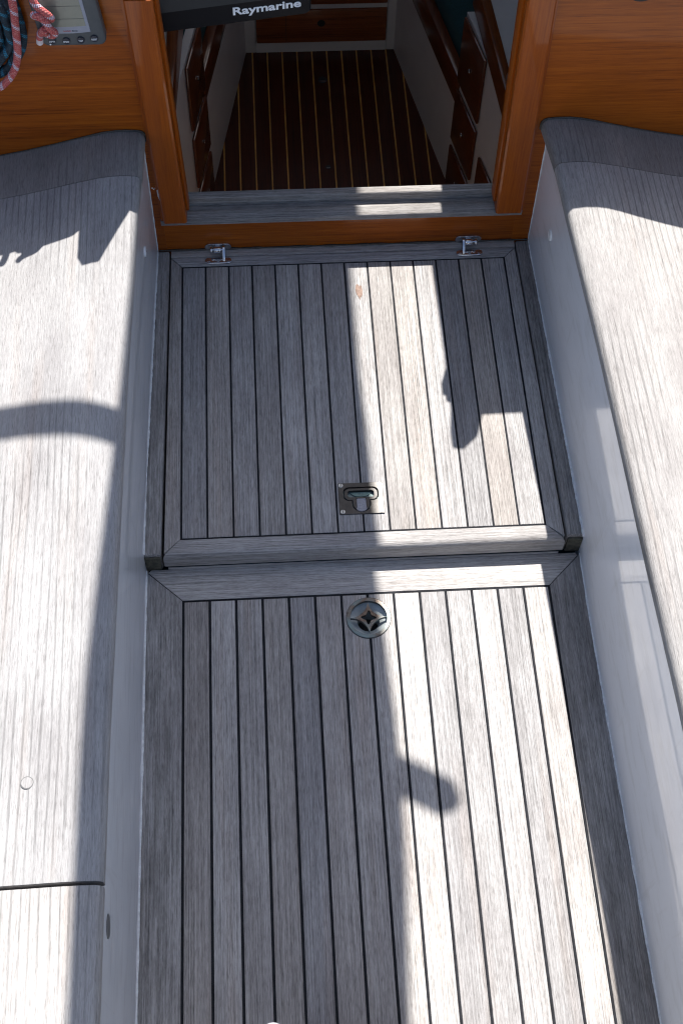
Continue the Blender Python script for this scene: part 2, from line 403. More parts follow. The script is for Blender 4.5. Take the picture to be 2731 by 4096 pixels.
def stadium(cx, cy, L, r, n=8):
    return [(cx+L/2-r+r*math.cos(t), cy+r*math.sin(t)) for t in [math.radians(-90+180*i/n) for i in range(n+1)]] + \
           [(cx-L/2+r-r*math.cos(t), cy-r*math.sin(t)) for t in [math.radians(-90+180*i/n) for i in range(n+1)]]
def hinge(cx, flip):
    s = -1 if flip else 1
    h = prism('hinge', stadium(cx, .5085, .052, .0075), .0003, .0042, 'chrome', lid, bev=.0014, seg=3)
    p = prism('wall_leaf', stadium(cx, .009, .052, .0085), .5375, .5405, 'chrome', h, axis=1, bev=.001)
    bm = bmesh.new(); prism_bm(bm, circ(.5240, .0165, .0062, 20), cx-.008, cx+.006, 0)
    prism_bm(bm, [(.5240, .0115), (.5385, .004), (.5385, .014), (.5240, .0215)], cx-.0065, cx+.0045, 0)
    fin('knuckle', bm, 'chrome', h, bev=.0012, seg=2)
    bm = bmesh.new(); x0 = cx+s*.0085
    prism_bm(bm, [(.5045, .003), (.5125, .003), (.530, .0125), (.530, .0215), (.5235, .0235), (.5185, .0215)], min(x0, x0+s*.0055), max(x0, x0+s*.0055), 0)
    fin('arm', bm, 'chrome', h, bev=.0012, seg=2)
    bm = bmesh.new(); prism_bm(bm, circ(.5240, .0165, .0068, 6), min(cx-s*.0105, cx-s*.0145), max(cx-s*.0105, cx-s*.0145), 0)
    prism_bm(bm, circ(.5240, .0165, .0032, 10), cx-.012, cx+.0145, 0)
    fin('pin_nut', bm, 'chrome', h, bev=.0006, seg=1)
    for dx in (-.019, 0, .019):
        prism('screw', circ(cx+dx, .5075, .0033, 16), .0042, .0050, 'screw' if dx == 0 else 'chrome', h, bev=.0003, seg=1)
hinge(.0700, False); hinge(.5630, True)

# flush lift handle
lh = prism('lift_handle', [(.2745, -.0110), (.3530, -.0110), (.3530, -.0745), (.2745, -.0745)], -.016, .0022, 'brass', lid, bev=.0006)
cx, cy = .3137, -.043
def tee(g):   # outline of the recess for the T shaped ring
    up = rrect(cx-.0300-g, cx+.0300+g, cy-.0035-g, cy+.0220+g, .010, 5)
    i0 = min(range(len(up)), key=lambda i: (up[i][1], -up[i][0]))
    lo = [(cx-.0155-g, cy-.0035-g)] + [(cx+(.0155+g)*math.cos(t), cy-.0110+(.0155+g)*math.sin(t)) for t in [math.radians(180+180*k/14) for k in range(15)]] + [(cx+.0155+g, cy-.0035-g)]
    n = len(up); left = up[:n*3//4]; right = up[n*3//4:]
    return left + lo + right
c1 = prism('cutter', tee(.0012), -.008, .01, 'verd')
boolean(lh, [c1])
for o in [c for c in lid.children if c.name.startswith(('plank', 'caulking'))]:
    if o.name.startswith('caulking') or abs(o.location.x-cx) < .065:
        o.data = o.data.copy(); boolean(o, [prism('cutter', [(.2750, -.0115), (.3525, -.0115), (.3525, -.0740), (.2750, -.0740)], -.2, .2, 'caulk')])
prism('recess_pan', tee(.0011), -.012, -.0055, 'verd', lh)
ring = prism('ring', tee(-.0003), -.004, .0014, 'brass', lh, bev=.0012, seg=2, ang=50)
c1 = prism('cutter', rrect(cx-.0232, cx+.0232, cy+.0030, cy+.0165, .0045, 4), -.01, .02, 'verd')
c2 = prism('cutter', [(cx-.0088, cy-.030), (cx+.0088, cy-.030), (cx+.0088, cy+.0005), (cx-.0088, cy+.0005)], -.01, .02, 'verd')
boolean(ring, [c1, c2])
prism('wear_pad', [(cx-.0083, cy-.0005), (cx-.0045, cy+.0030), (cx+.0050, cy+.0030), (cx+.0083, cy-.0005), (cx+.0083, cy-.0165)] +
      [(cx+.0118*math.cos(t), cy-.0140+.0118*math.sin(t)) for t in [math.radians(-20-140*k/10) for k in range(11)]] + [(cx-.0083, cy-.0165)], -.0055, .0008, 'salt', lh, bev=.0006, seg=1)
prism('maker_plate', [(cx-.0175, cy+.0152), (cx+.0175, cy+.0152)] + [(cx+.0175*math.cos(t), cy+.0152+.0085*math.sin(t)) for t in [math.radians(-180*k/12) for k in range(1, 12)]], -.0054, -.0035, 'verd2', lh)
text('lettering', 'ABI', .0066, Matrix.Translation((cx, cy+.0140, -.0034)) @ Matrix.Rotation(math.pi, 4, 'Z'), 'verd', lh, width=.011)
for sx, sy, a in ((-.0345, .0270, 80), (.0335, .0275, 75), (-.0335, -.0265, 95), (.0335, -.0260, 90)):
    sc = prism('screw', circ(cx+sx, cy+sy, .0042, 20), .002, .0029, 'screw', lh, bev=.0004, seg=1)
    t = math.radians(a); dx, dy = math.cos(t), math.sin(t); nx, ny = -dy, dx
    prism('slot', [(cx+sx+dx*u*.0038+nx*v*.0005, cy+sy+dy*u*.0038+ny*v*.0005) for u, v in ((-1, -1), (1, -1), (1, 1), (-1, 1))], .0026, .00305, 'black', sc)

# bare brown spot rubbed into a plank near the hinge side
prism('worn_patch', [(.3345, .437), (.3370, .4405), (.3395, .438), (.3410, .434), (.3430, .4375), (.3455, .4345), (.3462, .425), (.3458, .414), (.3440, .408), (.3420, .4085), (.3405, .402), (.3392, .404), (.3385, .4085), (.3360, .412), (.3338, .419), (.3330, .428)], -.0005, .00062, 'stain', lid)

# ---------------------------------------------------------------- drain
DX, DY, DZ = .3142, -.2527, -H
dr = empty('floor_drain', (DX, DY, DZ), 'round old bronze floor drain with four pointed star grating', 'drain')
g = prism('grating', circ(DX, DY, .0379, 64), DZ-.0045, DZ+.0022, 'bronze', dr, bev=.0009, seg=2, ang=60)
cut = []
def lens(a, off, r, rim, n=14):
    ca, sa = math.cos(a), math.sin(a); c = (off*ca, off*sa); pts = []
    N = 720
    for k in range(n+1):        # inner arc of the star edge
        t = a+math.pi + math.radians(-44+88*k/n); p = (c[0]+r*math.cos(t), c[1]+r*math.sin(t)); 
        if math.hypot(*p) < rim: pts.append(p)
    a0 = math.atan2(pts[0][1], pts[0][0]); a1 = math.atan2(pts[-1][1], pts[-1][0])
    d = (a0-a1+math.pi) % (2*math.pi)-math.pi
    for k in range(1, n): pts.append((rim*math.cos(a1+d*k/n), rim*math.sin(a1+d*k/n)))
    return [(DX+x, DY+y) for x, y in pts]
for q in range(4): cut.append(prism('cutter', lens(math.radians(45+90*q), .0450, .0318, .0315), DZ-.02, DZ+.02, 'bronze'))
star = []
for q in range(4):
    a = math.radians(90*q)
    for k in range(9):
        t = a + math.radians(10*k+0); u = abs(k-4)/4
        r = .0068+.0062*u**1.8
        star.append((DX+r*math.cos(t), DY+r*math.sin(t)))
cut.append(prism('cutter', star, DZ-.02, DZ+.02, 'bronze'))
boolean(g, cut)
# dished bowl under the grating, open at the middle
rings = []
for r, z in ((.0335, -.0045), (.0325, -.0062), (.028, -.0085), (.0235, -.0110), (.0190, -.0135), (.0185, -.045)):
    rings.append([(DX+r*math.cos(2*math.pi*i/40), DY+r*math.sin(2*math.pi*i/40), DZ+z) for i in range(40)])
loft('bowl', rings, 'bowl', dr, caps=False)
prism('drain_pipe', circ(DX, DY, .0185, 24), DZ-.05, DZ-.044, 'black', dr)
bm = bmesh.new(); prism_bm(bm, circ(DX, DY, .0386, 48), DZ-.012, DZ+.0005)
fin('bedding_ring', bm, 'dseal', dr)
# recess for the bowl is cut through planks and caulk below it
for o in [c for c in sole.children if c.name.startswith(('plank', 'caulking'))]:
    xs = o.location.x if o.name.startswith('plank') else None
    if xs is None or abs(xs-DX) < .06:
        o.data = o.data.copy(); c = prism('cutter', circ(DX, DY, .0375, 40), DZ-.2, DZ+.2, 'caulk'); 
        boolean(o, [c])
c = prism('cutter', circ(DX, DY, .0345, 40), DZ-.2, DZ+.2, 'caulk')
boolean([k for k in dr.children if k.name.startswith('bedding')][0], [c])

# ---------------------------------------------------------------- benches
LE = [(.545, -.0400), (.446, -.0430), (.374, -.0480), (.26, -.0510), (.023, -.0580), (-.409, -.0650), (-.592, -.0680), (-.937, -.0690), (-1.75, -.070)]
RE = [(.545, .6640), (.425, .6755), (.305, .6790), (.052, .6895), (-.126, .6940), (-.325, .6980), (-.485, .7030), (-.596, .7060), (-1.75, .712)]
LB = [(.545, -.0480), (-.02, -.0630), (-.153, -.0635), (-.885, -.0660), (-1.75, -.068)]     # riser foot
RB = [(.545, .6840), (-.13, .6930), (-.3, .6915), (-.93, .6960), (-1.75, .700)]
LT = [(.545, -.0450), (.3, -.055), (-.3, -.0680), (-.9, -.0750), (-1.75, -.076)]            # riser head
RT = [(.545, .6800), (.3, .687), (-.3, .7050), (-.9, .7130), (-1.75, .716)]
PROF = [(.030, .2830), (.006, .2830), (.0015, .2855), (0, .2900), (0, .3010), (.0014, .3065), (.0045, .3108), (.010, .3138), (.030, .3155), (.050, .3150), (.07, .3122), (.092, .3068), (.115, .3000), (.165, .2860), (.215, .2735), (.26, .2640), (.33, .2540), (.42, .2480), (.47, .2470), (.47, .215), (.030, .215)]
def seat_z(d, z, y, dz):
    if d > .03 and z > .23:
        k = lerp([(-.5, .35), (.4, 1.0)], y); z = .3155-(.3155-z)*k
    return z+dz
def seat(par, edge, sgn, y0, y1, dz, mat='tYs'):
    n = max(3, int((y1-y0)/.06)); rings = []
    for i in range(n+1):
        y = y0+(y1-y0)*i/n; e_ = lerp(edge, y)
        ins = .0015 if i in (0, n) else 0
        rings.append([(e_+sgn*d, y, seat_z(d, z, y, dz)-(ins if z > .3 else 0)) for d, z in PROF])
    return loft('seat_board', rings, mat, par)
def bench(label, edge, foot, head, sgn, dz, group):
    x0 = lerp(foot, 0)
    b_ = empty('cockpit_bench', (x0, -.4, -H), label, 'bench', group)
    ys = [.5405, .43, .3, .1, -.1, -.3, -.5, -.7, -.9, -1.2, -1.7]
    # riser: wall of the seat box with a small cove at the foot
    rings = []
    for y in ys:
        f, h_ = lerp(foot, y), lerp(head, y); r = []
        for z, t in ((-H-.03, 0), (-H, 0), (-H+.006, 0), (.0, .12), (.06, .3), (.12, .5), (.18, .68), (.24, .86), (.282, 1.0)):
            cove = sgn*.004*max(0, 1-(z+H)/.03)**2
            r.append((f+(h_-f)*t - cove*0 + (sgn*.0), y, z))
        r += [(lerp(head, y)+sgn*.03, y, .282), (lerp(foot, y)+sgn*.03, y, -H-.03)]
        rings.append(r)
    loft('riser', rings, 'gel', b_)
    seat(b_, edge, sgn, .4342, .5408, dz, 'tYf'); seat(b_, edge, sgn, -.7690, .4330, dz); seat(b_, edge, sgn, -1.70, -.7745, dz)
    # sealant beads: white at the foot, dark where the seat meets the bulkhead
    for ya, yb, z in ((.538, -.137, .0006), (-.145, -1.5, -H+.0006)):
        path = []; n = 150
        for i in range(n+1):
            y = ya+(yb-ya)*i/n; path.append((lerp(foot, y)-sgn*.0003, y, z))
        rs = [random.choice((.0011, .0015, .0019, .0024)) for _ in range(n+2)]
        tube('sealant_bead', path, .001, 'seal', b_, 6, rad=lambda t, rs=rs, n=n: .5*(rs[int(t*n)]+rs[int(t*n)+1]))
    path = [(lerp(edge, .54)+sgn*d, .5395, seat_z(d, z, .54, dz)+.0006) for d, z in PROF[3:17]]
    tube('dark_bead', path, .0016, 'dseal', b_, 6, rad=lambda t: .0026 if t < .3 else .0016)
    path = [(lerp(foot, .54)-sgn*.0004+(lerp(head, .54)-lerp(foot, .54))*k/20, .5392, .003+.28*k/20) for k in range(21)]
    tube('corner_bead', path, .0011, 'seal', b_, 6, rad=lambda t: .0008+.0008*abs(math.sin(t*37)))
    # backrest coaming outboard of the seat
    xo = lerp(edge, 0)+sgn*.50
    prism('coaming', [(xo-sgn*.035, .20), (xo-sgn*.015, .235), (xo+sgn*.03, .50), (xo+sgn*.09, .515), (xo+sgn*.10, .40), (xo+sgn*.10, .20)], -1.7, .5405, 'gel', b_, axis=1, bev=.008)
    return b_
lb = bench('sunlit teak bench with white front on the left, crossed by a dark curved shadow', LE, LB, LT, -1, 0, 'cockpit benches')
rb = bench('brightly sunlit teak bench with white front on the right', RE, RB, RT, 1, .0025, 'cockpit benches')
# bung in the left seat
bg_ = prism('bung_groove', circ(-.171, -.637, .0086, 24), .3080, seat_z(.105, .3030, -.637, 0)+.0012, 'grey', lb)
prism('bung', circ(-.171, -.637, .0074, 24), .3080, seat_z(.105, .3030, -.637, 0)+.0015, 'tYs', lb)
# plugs and holes in the risers
def disc_x(name, x, y, z, r, mat, par, sgn, t=.002):
    bm = bmesh.new(); prism_bm(bm, circ(y, z, r, 24), min(x, x-sgn*t), max(x, x-sgn*t), 0); return fin(name, bm, mat, par, bev=.0007, seg=2)
def rx(foot, head, y, z): return lerp(foot, y)+(lerp(head, y)-lerp(foot, y))*max(0, (z)/.282)
hz = .225
disc_x('vent_hole', rx(LB, LT, -.806, hz)+.0006, -.806, hz, .0160, 'grey', lb, 1, .0016)
disc_x('button_plug', rx(LB, LT, .389, .17)+.002, .389, .17, .0095, 'gel', lb, 1, .004)
disc_x('button_plug', rx(RB, RT, .407, .16)-.002, .407, .16, .0105, 'seal', rb, -1, .004)

# ---------------------------------------------------------------- cabin bulkhead with the companionway
bk = empty('cabin_bulkhead', (.31, .55, 0), 'varnished teak cabin bulkhead framing the companionway opening', 'bulkhead')
T = .661
def slab(name, poly, mat, par=bk): return prism(name, poly, .541, .566, mat, par, axis=1)
slab('panel', [(-.80, -.2), (-.0300, -.2), (-.0300, .085), (-.0300, T), (-.80, T-.01)], 'vX')
slab('panel', [(.6500, -.2), (1.43, -.2), (1.43, T-.01), (.6500, T)], 'vX')
slab('panel', [(-.0299, -.2), (.6499, -.2), (.6499, .0760), (-.0299, .0760)], 'vX')
# upright trims, each leaning slightly, moulded: face board, groove, inner bead
def trim(side):
    if side < 0: zb, zt = .0885, .594; ob, ib, ot, it, ib2, it2 = -.0275, .0165, -.0420, .0045, .0215, .0085
    else: zb, zt = .0885, .594; ob, ib, ot, it, ib2, it2 = .6570, .6070, .6470, .5990, .6030, .5935
    def sec(o, i, z):
        s = 1 if i > o else -1
        return [(o-s*.0045, .5405, z), (o-s*.0045, .5370, z), (o-s*.0005, .5365, z), (o, .5310, z), (o+s*.0025, .5290, z), (i-s*.004, .5288, z), (i-s*.0006, .5315, z), (i, .536, z), (i, .5600, z), (o-s*.0045, .5600, z)]
    t = loft('door_trim', [sec(ob, ib, zb), sec((ob+ot)/2, (ib+it)/2, (zb+zt)/2), sec(ot, it, zt)], 'vZ', bk)
    s = 1 if ib > ob else -1
    def sec2(i, z): return [(i+s*.0002, .5450, z), (i+s*.0035, .5440, z), (i+s*.0055, .5470, z), (i+s*.0055, .5720, z), (i+s*.0002, .5720, z)]
    loft('bead', [sec2(ib, zb+.018), sec2(it, zt)], 'vZ', t)
    return t
tl = trim(-1); tr = trim(1)
# weathered sill: lip, worn tread, raised inner strip
sill = prism('sill', [(.541, .0735), (.5365, .0745), (.5360, .0870), (.5385, .0885), (.5590, .0893), (.5598, .0850), (.5765, .0845), (.5765, .070), (.541, .070)], -.0340, .6600, 'tSill', bk, axis=0, bev=.0008, seg=1)
prism('inner_strip', [(.5770, .070), (.5770, .1030), (.5785, .1045), (.5930, .1045), (.5940, .1030), (.5940, .02)], -.0280, .6540, 'tSill', sill, axis=0)
for xx, s in ((-.0285, 1), (.6590, -1)):
    bm = bmesh.new(); box_bm(bm, min(xx, xx+s*.012), max(xx, xx+s*.012), .5355, .5408, .0880, .1000); fin('filler', bm, 'dseal', sill, bev=.002)
path = [(-.046+.728*k/60, .5392, .0018) for k in range(61)]
rs = [random.uniform(.0012, .0032) for _ in range(62)]
tube('bottom_bead', path, .002, 'dseal', bk, 6, rad=lambda t: rs[int(t*60)])
prism('paint_chip', [(-.0330, .170), (-.0310, .172), (-.0268, .166), (-.0262, .150), (-.0270, .138), (-.0300, .144), (-.0325, .155)], .5360, .5372, 'seal', tl, axis=1)
for x, z, r in ((-.0410, .172, .0018), (-.0385, .169, .0014), (-.0360, .1715, .0010)):
    prism('paint_chip', circ(x, z, r, 7), .5404, .5412, 'seal', bk, axis=1)

# ---------------------------------------------------------------- coachroof, hatch rails and an unseen board added to sharpen the shadow edge
rf = empty('coachroof', (.3, 1.4, T), 'white coachroof above the cabin with an open companion slot', 'roof')
box('roof_panel', -.80, -.012, .5415, 3.2, T-.022, T, 'deck', rf, bev=.004)
box('roof_panel', .632, 1.43, .5415, 3.2, T-.022, T, 'deck', rf, bev=.004)
box('roof_panel', -.0115, .6315, 1.40, 1.56, T-.022, T-.0005, 'deck', rf, bev=.004)
box('roof_panel', -.0115, .10, 1.5605, 2.2395, T-.022, T-.0005, 'deck', rf, bev=.004)
box('roof_panel', -.0115, .6315, 2.24, 3.2, T-.022, T-.0005, 'deck', rf, bev=.004)
for a_ in ((.1005, .6315, 1.5605, 1.580), (.1005, .6315, 2.2200, 2.2395)): box('fill_opening_frame', *a_, T-.0225, T+.012, 'alu', rf, bev=.002)  # unseen roof opening, added to let more light into the cabin
box('cabin_side', -.82, -.80, .55, 3.2, .38, T-.005, 'deck', rf); box('cabin_side', 1.43, 1.45, .55, 3.2, .38, T-.005, 'deck', rf)
box('cabin_front', -.82, 1.45, 3.2, 3.22, .38, T-.005, 'deck', rf)
prism('hatch_rail', [(-.074, 1.7), (-.074, .490), (-.066, .470), (-.038, .470), (.014, .590), (.014, 1.7)], T+.0005, T+.016, 'vS', rf, bev=.003)
prism('hatch_rail', [(.6130, 1.7), (.6170, .95), (.6210, .70), (.6210, .565), (.6150, .515), (.6160, .480), (.6355, .476), (.6635, .503), (.6755, .541), (.6755, 1.7)], T+.0005, T+.016, 'vS', rf, bev=.003)
tag(prism('shadow_board', [(-.025, .600), (.4590, .600), (.4505, .95), (.4505, 1.42), (-.025, 1.42)], T+.0165, T+.034, 'vS', None, bev=.003), 'unseen varnished board added over the companion slot to sharpen the shadow edge', 'board')

# ================================================================== CABIN INTERIOR
ZS = -.75
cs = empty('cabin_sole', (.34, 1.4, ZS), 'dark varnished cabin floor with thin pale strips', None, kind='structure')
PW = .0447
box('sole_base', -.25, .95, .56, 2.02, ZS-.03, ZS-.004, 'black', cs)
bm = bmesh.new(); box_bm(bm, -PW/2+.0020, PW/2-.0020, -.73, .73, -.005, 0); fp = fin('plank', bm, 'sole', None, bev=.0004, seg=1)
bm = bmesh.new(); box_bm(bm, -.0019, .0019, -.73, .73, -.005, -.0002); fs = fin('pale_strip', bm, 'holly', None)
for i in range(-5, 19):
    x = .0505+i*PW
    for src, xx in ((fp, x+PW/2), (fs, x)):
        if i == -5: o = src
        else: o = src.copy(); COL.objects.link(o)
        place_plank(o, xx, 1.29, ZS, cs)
for x, y, r in ((.345, 1.851, .0135), (.344, 1.497, .0075)):
    fh = prism('finger_ring', circ(x, y, r, 24), ZS-.002, ZS+.0012, 'dark', cs)
    prism('latch', [(x-r*.75, y-r*.35), (x+r*.75, y-r*.35), (x+r*.55, y-r*.85), (x-r*.55, y-r*.85)], ZS-.001, ZS+.0022, 'chrome', fh)
# floorboard joint: a worn gap by the third strip
box('floor_joint', .1865, .1885, 1.0, 1.975, ZS-.003, ZS+.0006, 'black', cs)

def lx(y): return .016+(y-1.418)*(.104/.552)
def rxx(y): return .674+(y-1.422)*(-.108/.557)
def wall(name, fn, y0, y1, z0, z1, th, mat, par, bev=0.0, out=0.0):
    s = -1 if fn is lx else 1        # thickness goes outboard
    return prism(name, [(fn(y0)-s*out, y0), (fn(y1)-s*out, y1), (fn(y1)+s*th, y1), (fn(y0)+s*th, y0)], z0, z1, mat, par, bev=bev)
def side(fn, s, lab1, lab2, lab3, zt0, fid):
    st = empty('settee', (fn(1.7), 1.7, ZS), lab1, 'settee', 'cabin settees')
    wall('front_panel', fn, 1.425, 1.985, ZS-.001, zt0+.01, .02, 'white', st)
    wall('wood_rail', fn, 1.415, 1.985, zt0, zt0+.085, .022, 'draw', st, bev=.004, out=.006)
    cu = tag(wall('seat_cushion', lambda y: fn(y), 1.43, 1.98, zt0+.03, zt0+.13, 0, 'teal', None), lab2, 'cushion', 'settee cushions')
    bpy.data.objects.remove(cu)
    a, b_ = fn(1.43)+s*.024, fn(1.98)+s*.024
    cu = prism('seat_cushion', [(a, 1.43), (b_, 1.98), (b_+s*.5, 1.98), (a+s*.5, 1.43)], zt0+.012, zt0+.135, 'teal', None, bev=.02, seg=3)
    tag(cu, lab2, 'cushion', 'settee cushions')
    gl = empty('galley_block', (fn(1.0), 1.0, ZS), lab3, 'cabinet', 'cabin side cabinets')
    wall('face_panel', fn, .60, 1.4235, ZS-.001, -.17, .02, 'white', gl)
    (xa, ya), (xb, yb), (xc, yc), (xd, yd) = fid       # fiddle: inner edge far/near, outer edge far/near
    prism('counter_edge', [(xa, 1.44), (xb+(xb-xa)*(.62-yb)/(yb-1.44), .62), (xd+(xd-xc)*(.62-yd)/(yd-1.40)-0*s+s*.012, .62), (xc+s*.012, 1.44)], -.162, -.088, 'vS', gl, bev=.006)
    prism('counter_top', [(xc+s*.008, 1.44), (xd+(xd-xc)*(.62-yd)/(yd-1.40)+s*.008, .62), (xd+s*.55, .62), (xc+s*.55, 1.44)], -.15, -.095, 'white', gl)
    bm = bmesh.new(); box_bm(bm, min(xc+s*.5, xc+s*.52), max(xc+s*.5, xc+s*.52), .6, 2.0, ZS, T-.03); fin('hull_lining', bm, 'white', gl)
    return gl, st
gR, sR = side(rxx, 1, 'white fronted settee with dark wood rail on the right inside the cabin', 'dark teal seat cushion on the right settee',
              'cabinet with dark wooden drawers and white counter on the right inside the cabin', -.455, ((.686, 1.436), (.714, 1.018), (.700, 1.365), (.723, 1.043)))
gL, sL = side(lx, -1, 'white fronted settee with dark wood rail on the left inside the cabin', 'dark teal seat cushion on the left settee',
              'white fronted cabinet with wooden counter edge on the left inside the cabin', -.425, ((-.010, 1.369), (-.031, 1.091), (-.029, 1.285), (-.038, 1.084)))
for fn, gl in ((rxx, gR), (lx, gL)):
    for (ya, yb) in ((1.256, 1.418), (1.04, 1.216)):
        for z0, z1 in (((-.376, -.178), (-.572, -.402), (-.735, -.596)) if ya > 1.2 else (((-.735, -.445),) if fn is rxx else ())):
            d = wall('drawer', fn, ya, yb, z0, z1, -.001, 'draw', gl, bev=.004, out=.009)
            ym = (ya+yb)/2; s = -1 if fn is lx else 1
            bm = bmesh.new(); prism_bm(bm, circ(ym, (z0+z1)/2, .006, 14), min(fn(ym)-s*.0096, fn(ym)-s*.013), max(fn(ym)-s*.0096, fn(ym)-s*.013), 0); fin('knob', bm, 'chrome', d, bev=.001, seg=1)
# sink pump by the companionway on the right counter
rings = [[(.742+r*math.cos(t), 1.095+r*math.sin(t), -.095+z) for t in [2*math.pi*i/20 for i in range(20)]] for r, z in ((.024, 0), (.024, .012), (.020, .022), (.010, .028), (.002, .030))]
tag(loft('sink_plug', rings, 'grey', None), 'small grey domed fitting on the right cabin counter', 'fitting')

fc = empty('drawer_cabinet', (.34, 2.0, ZS), 'white framed cabinet with wide wooden drawers across the far end of the cabin', 'cabinet')
box('frame_panel', .0, .70, 1.985, 2.02, ZS-.001, .1, 'white', fc)
box('frame_panel', .105, .152, 1.975, 1.9849, ZS, -.2, 'white', fc, bev=.002); box('frame_panel', .5425, .59, 1.975, 1.9849, ZS, -.2, 'white', fc, bev=.002)
for z0, z1 in ((ZS, -.7145), (-.596, -.580), (-.452, -.438), (-.31, -.29)): box('frame_rail', .1525, .542, 1.9755, 1.9848, z0, z1, 'white', fc)
for z0, z1 in ((-.7125, -.598), (-.578, -.454), (-.436, -.312)):
    d = box('drawer', .155, .5400, 1.970, 1.9845, z0, z1, 'drawX', fc, bev=.003)
    bm = bmesh.new(); prism_bm(bm, circ(.347, (z0+z1)/2+.012, .0115, 24), 1.9690, 1.9705, 1); fin('finger_hole', bm, 'black', d)
    box('panel_joint', .2425, .2437, 1.9695, 1.9710, z0+.004, z1-.004, 'dark', d)
tag(box('cabin_wall', -.55, 1.25, 2.6, 2.62, ZS, T-.03, 'white'), 'white wall closing the far end of the dark cabin', 'wall')
tag(box('engine_box', -.05, .69, .30, .5405, ZS, -.2, 'white'), 'white box below the cockpit behind the companionway sill', 'box')

# ================================================================== FITTINGS ON THE BULKHEAD
# chart plotter swung across the companionway
A = Vector((.0094, .578, .490)); Bp = Vector((.2575, .617, .490)); ux = (Bp-A).normalized(); uz = Vector((0, 0, 1)); uy = uz.cross(ux)
MP = Matrix(((ux.x, uy.x, 0, Bp.x), (ux.y, uy.y, 0, Bp.y), (0, 0, 1, Bp.z), (0, 0, 0, 1)))
pl = empty('chart_plotter', tuple(Bp), 'black chart plotter with white lettering hanging in the companionway', 'plotter')
def plot_part(name, poly, a, b_, mat, bev, seg=3):
    bm = bmesh.new(); prism_bm(bm, poly, a, b_, 1); bm.transform(MP); return fin(name, bm, mat, pl, bev=bev, seg=seg, ang=50)
body = plot_part('housing', rrect(-.275, 0, 0, .150, .013), 0, .042, 'plot', .004)
plot_part('screen', rrect(-.255, -.035, .040, .140, .004), -.0006, .002, 'dark', 0)
plot_part('bracket', rrect(-.168, -.070, -.009, .004, .004), .012, .036, 'plot', .002, 2)
plot_part('mounting_arm', rrect(-.30, -.24, .04, .10, .01), .043, .060, 'dark', .003)
text('lettering', 'Raymarine', .0205, MP @ Matrix.Translation((-.0755, -.0006, .0185)) @ Matrix.Rotation(math.pi/2, 4, 'X'), 'print', pl, width=.1145, bold=.0005)

# depth and speed instrument
im = empty('depth_instrument', (-.126, .541, .57), 'grey cockpit instrument with grey screen and four round navy buttons', 'instrument')
YF = .5165
def ifr(name, poly, y0, y1, mat, par=im, bev=0.0, seg=2): return prism(name, poly, y0, y1, mat, par, axis=1, bev=bev, seg=seg, ang=50)
def lean(pts): return [(x - (z-.52)*.085 + (.004 if False else 0), z) for x, z in pts]
ifr('housing', lean(rrect(-.1790, -.0750, .5195, .6350, .013)), YF, .5405, 'instr', bev=.005, seg=3)
bot = [(-.1690+.0735*k/8, .5455+.0022*(2*k/8-1)**2*1.2) for k in range(9)]
ifr('bezel', lean(bot+[(-.0955, .626), (-.1690, .626)]), YF-.0012, YF+.001, 'bezel', bev=.0005, seg=1)
bot = [(-.1625+.0620*k/8, .5590+.0015*(2*k/8-1)**2) for k in range(9)]
ifr('screen', lean(bot+[(-.1005, .619), (-.1625, .619)]), YF-.0016, YF, 'lcd')
for z in (.574, .598): ifr('divider', lean([(-.1620, z-.0003), (-.1010, z-.0003), (-.1010, z+.0003), (-.1620, z+.0003)]), YF-.0019, YF-.001, 'lcdl')
RX = Matrix.Rotation(math.pi/2, 4, 'X')
for (x, z), t in zip(((-.1615, .5325), (-.1390, .5315), (-.1160, .5325), (-.0940, .5350)), ('DEPTH', 'SPEED', 'TRIP', 'RESET')):
    bt = ifr('button', circ(x, z, .0062, 24), YF-.0026, YF, 'btn', bev=.0008)
    text('lettering', t, .0043, Matrix.Translation((x, YF-.0029, z-.0020)) @ RX, 'print', bt, width=.0092 if t != 'TRIP' else .0066, thick=.0002, bold=.00005)
ifr('power_mark', circ(-.1655, .5245, .0014, 14), YF-.0004, YF, 'print')
text('lettering', 'Autohelm', .0036, Matrix.Translation((-.1345, YF-.0014, .5497)) @ RX, 'red', im, width=.0125, thick=.0002)
text('lettering', 'Series', .0036, Matrix.Translation((-.1225, YF-.0014, .5497)) @ RX, 'btn', im, width=.0085, thick=.0002)
# round dial at the upper right, only its lower rim reaches the picture
gd = empty('round_gauge', (.783, .541, .622), 'dark round gauge at the top right of the varnished bulkhead', 'gauge')
prism('rim', circ(.783, .6045, .0330, 40), .525, .5405, 'dark', gd, axis=1, bev=.004); prism('dial', circ(.783, .6045, .027, 32), .5243, .526, 'lcdl', gd, axis=1)

# ropes hanging on the bulkhead
cb = empty('rope_coil', (-.25, .52, .45), 'coil of dark blue flecked rope hanging at the top left', 'rope')
for k, (xr, bot_, yy) in enumerate(((-.2085, .470, .528), (-.2200, .466, .519), (-.2330, .476, .528), (-.2270, .486, .512), (-.2450, .492, .520), (-.2560, .484, .529), (-.2640, .498, .513))):
    xl = -.345-.008*(k % 4)+.004*k; jig = random.uniform(-.003, .003)
    pts = [(xr-.045, yy, .612), (xr-.018, yy, .611), (xr-.003, yy, .602), (xr+.0025*jig, yy, .58), (xr+.001, yy-.001, .535), (xr-.012, yy-.002, bot_+.028), (xr-.038, yy-.001, bot_), (xr-.075, yy, bot_-.002+jig), (xl+.01, yy, bot_+.03), (xl, yy, .53), (xl, yy, .57), (xl+.02, yy, .602), (xl+.05, yy, .612)]
    tube('strand', spline(pts, 10), .0066, 'ropeb', cb, 12)
rr = empty('rope_tail', (-.22, .505, .5), 'single red and white rope draped over the blue coil', 'rope')
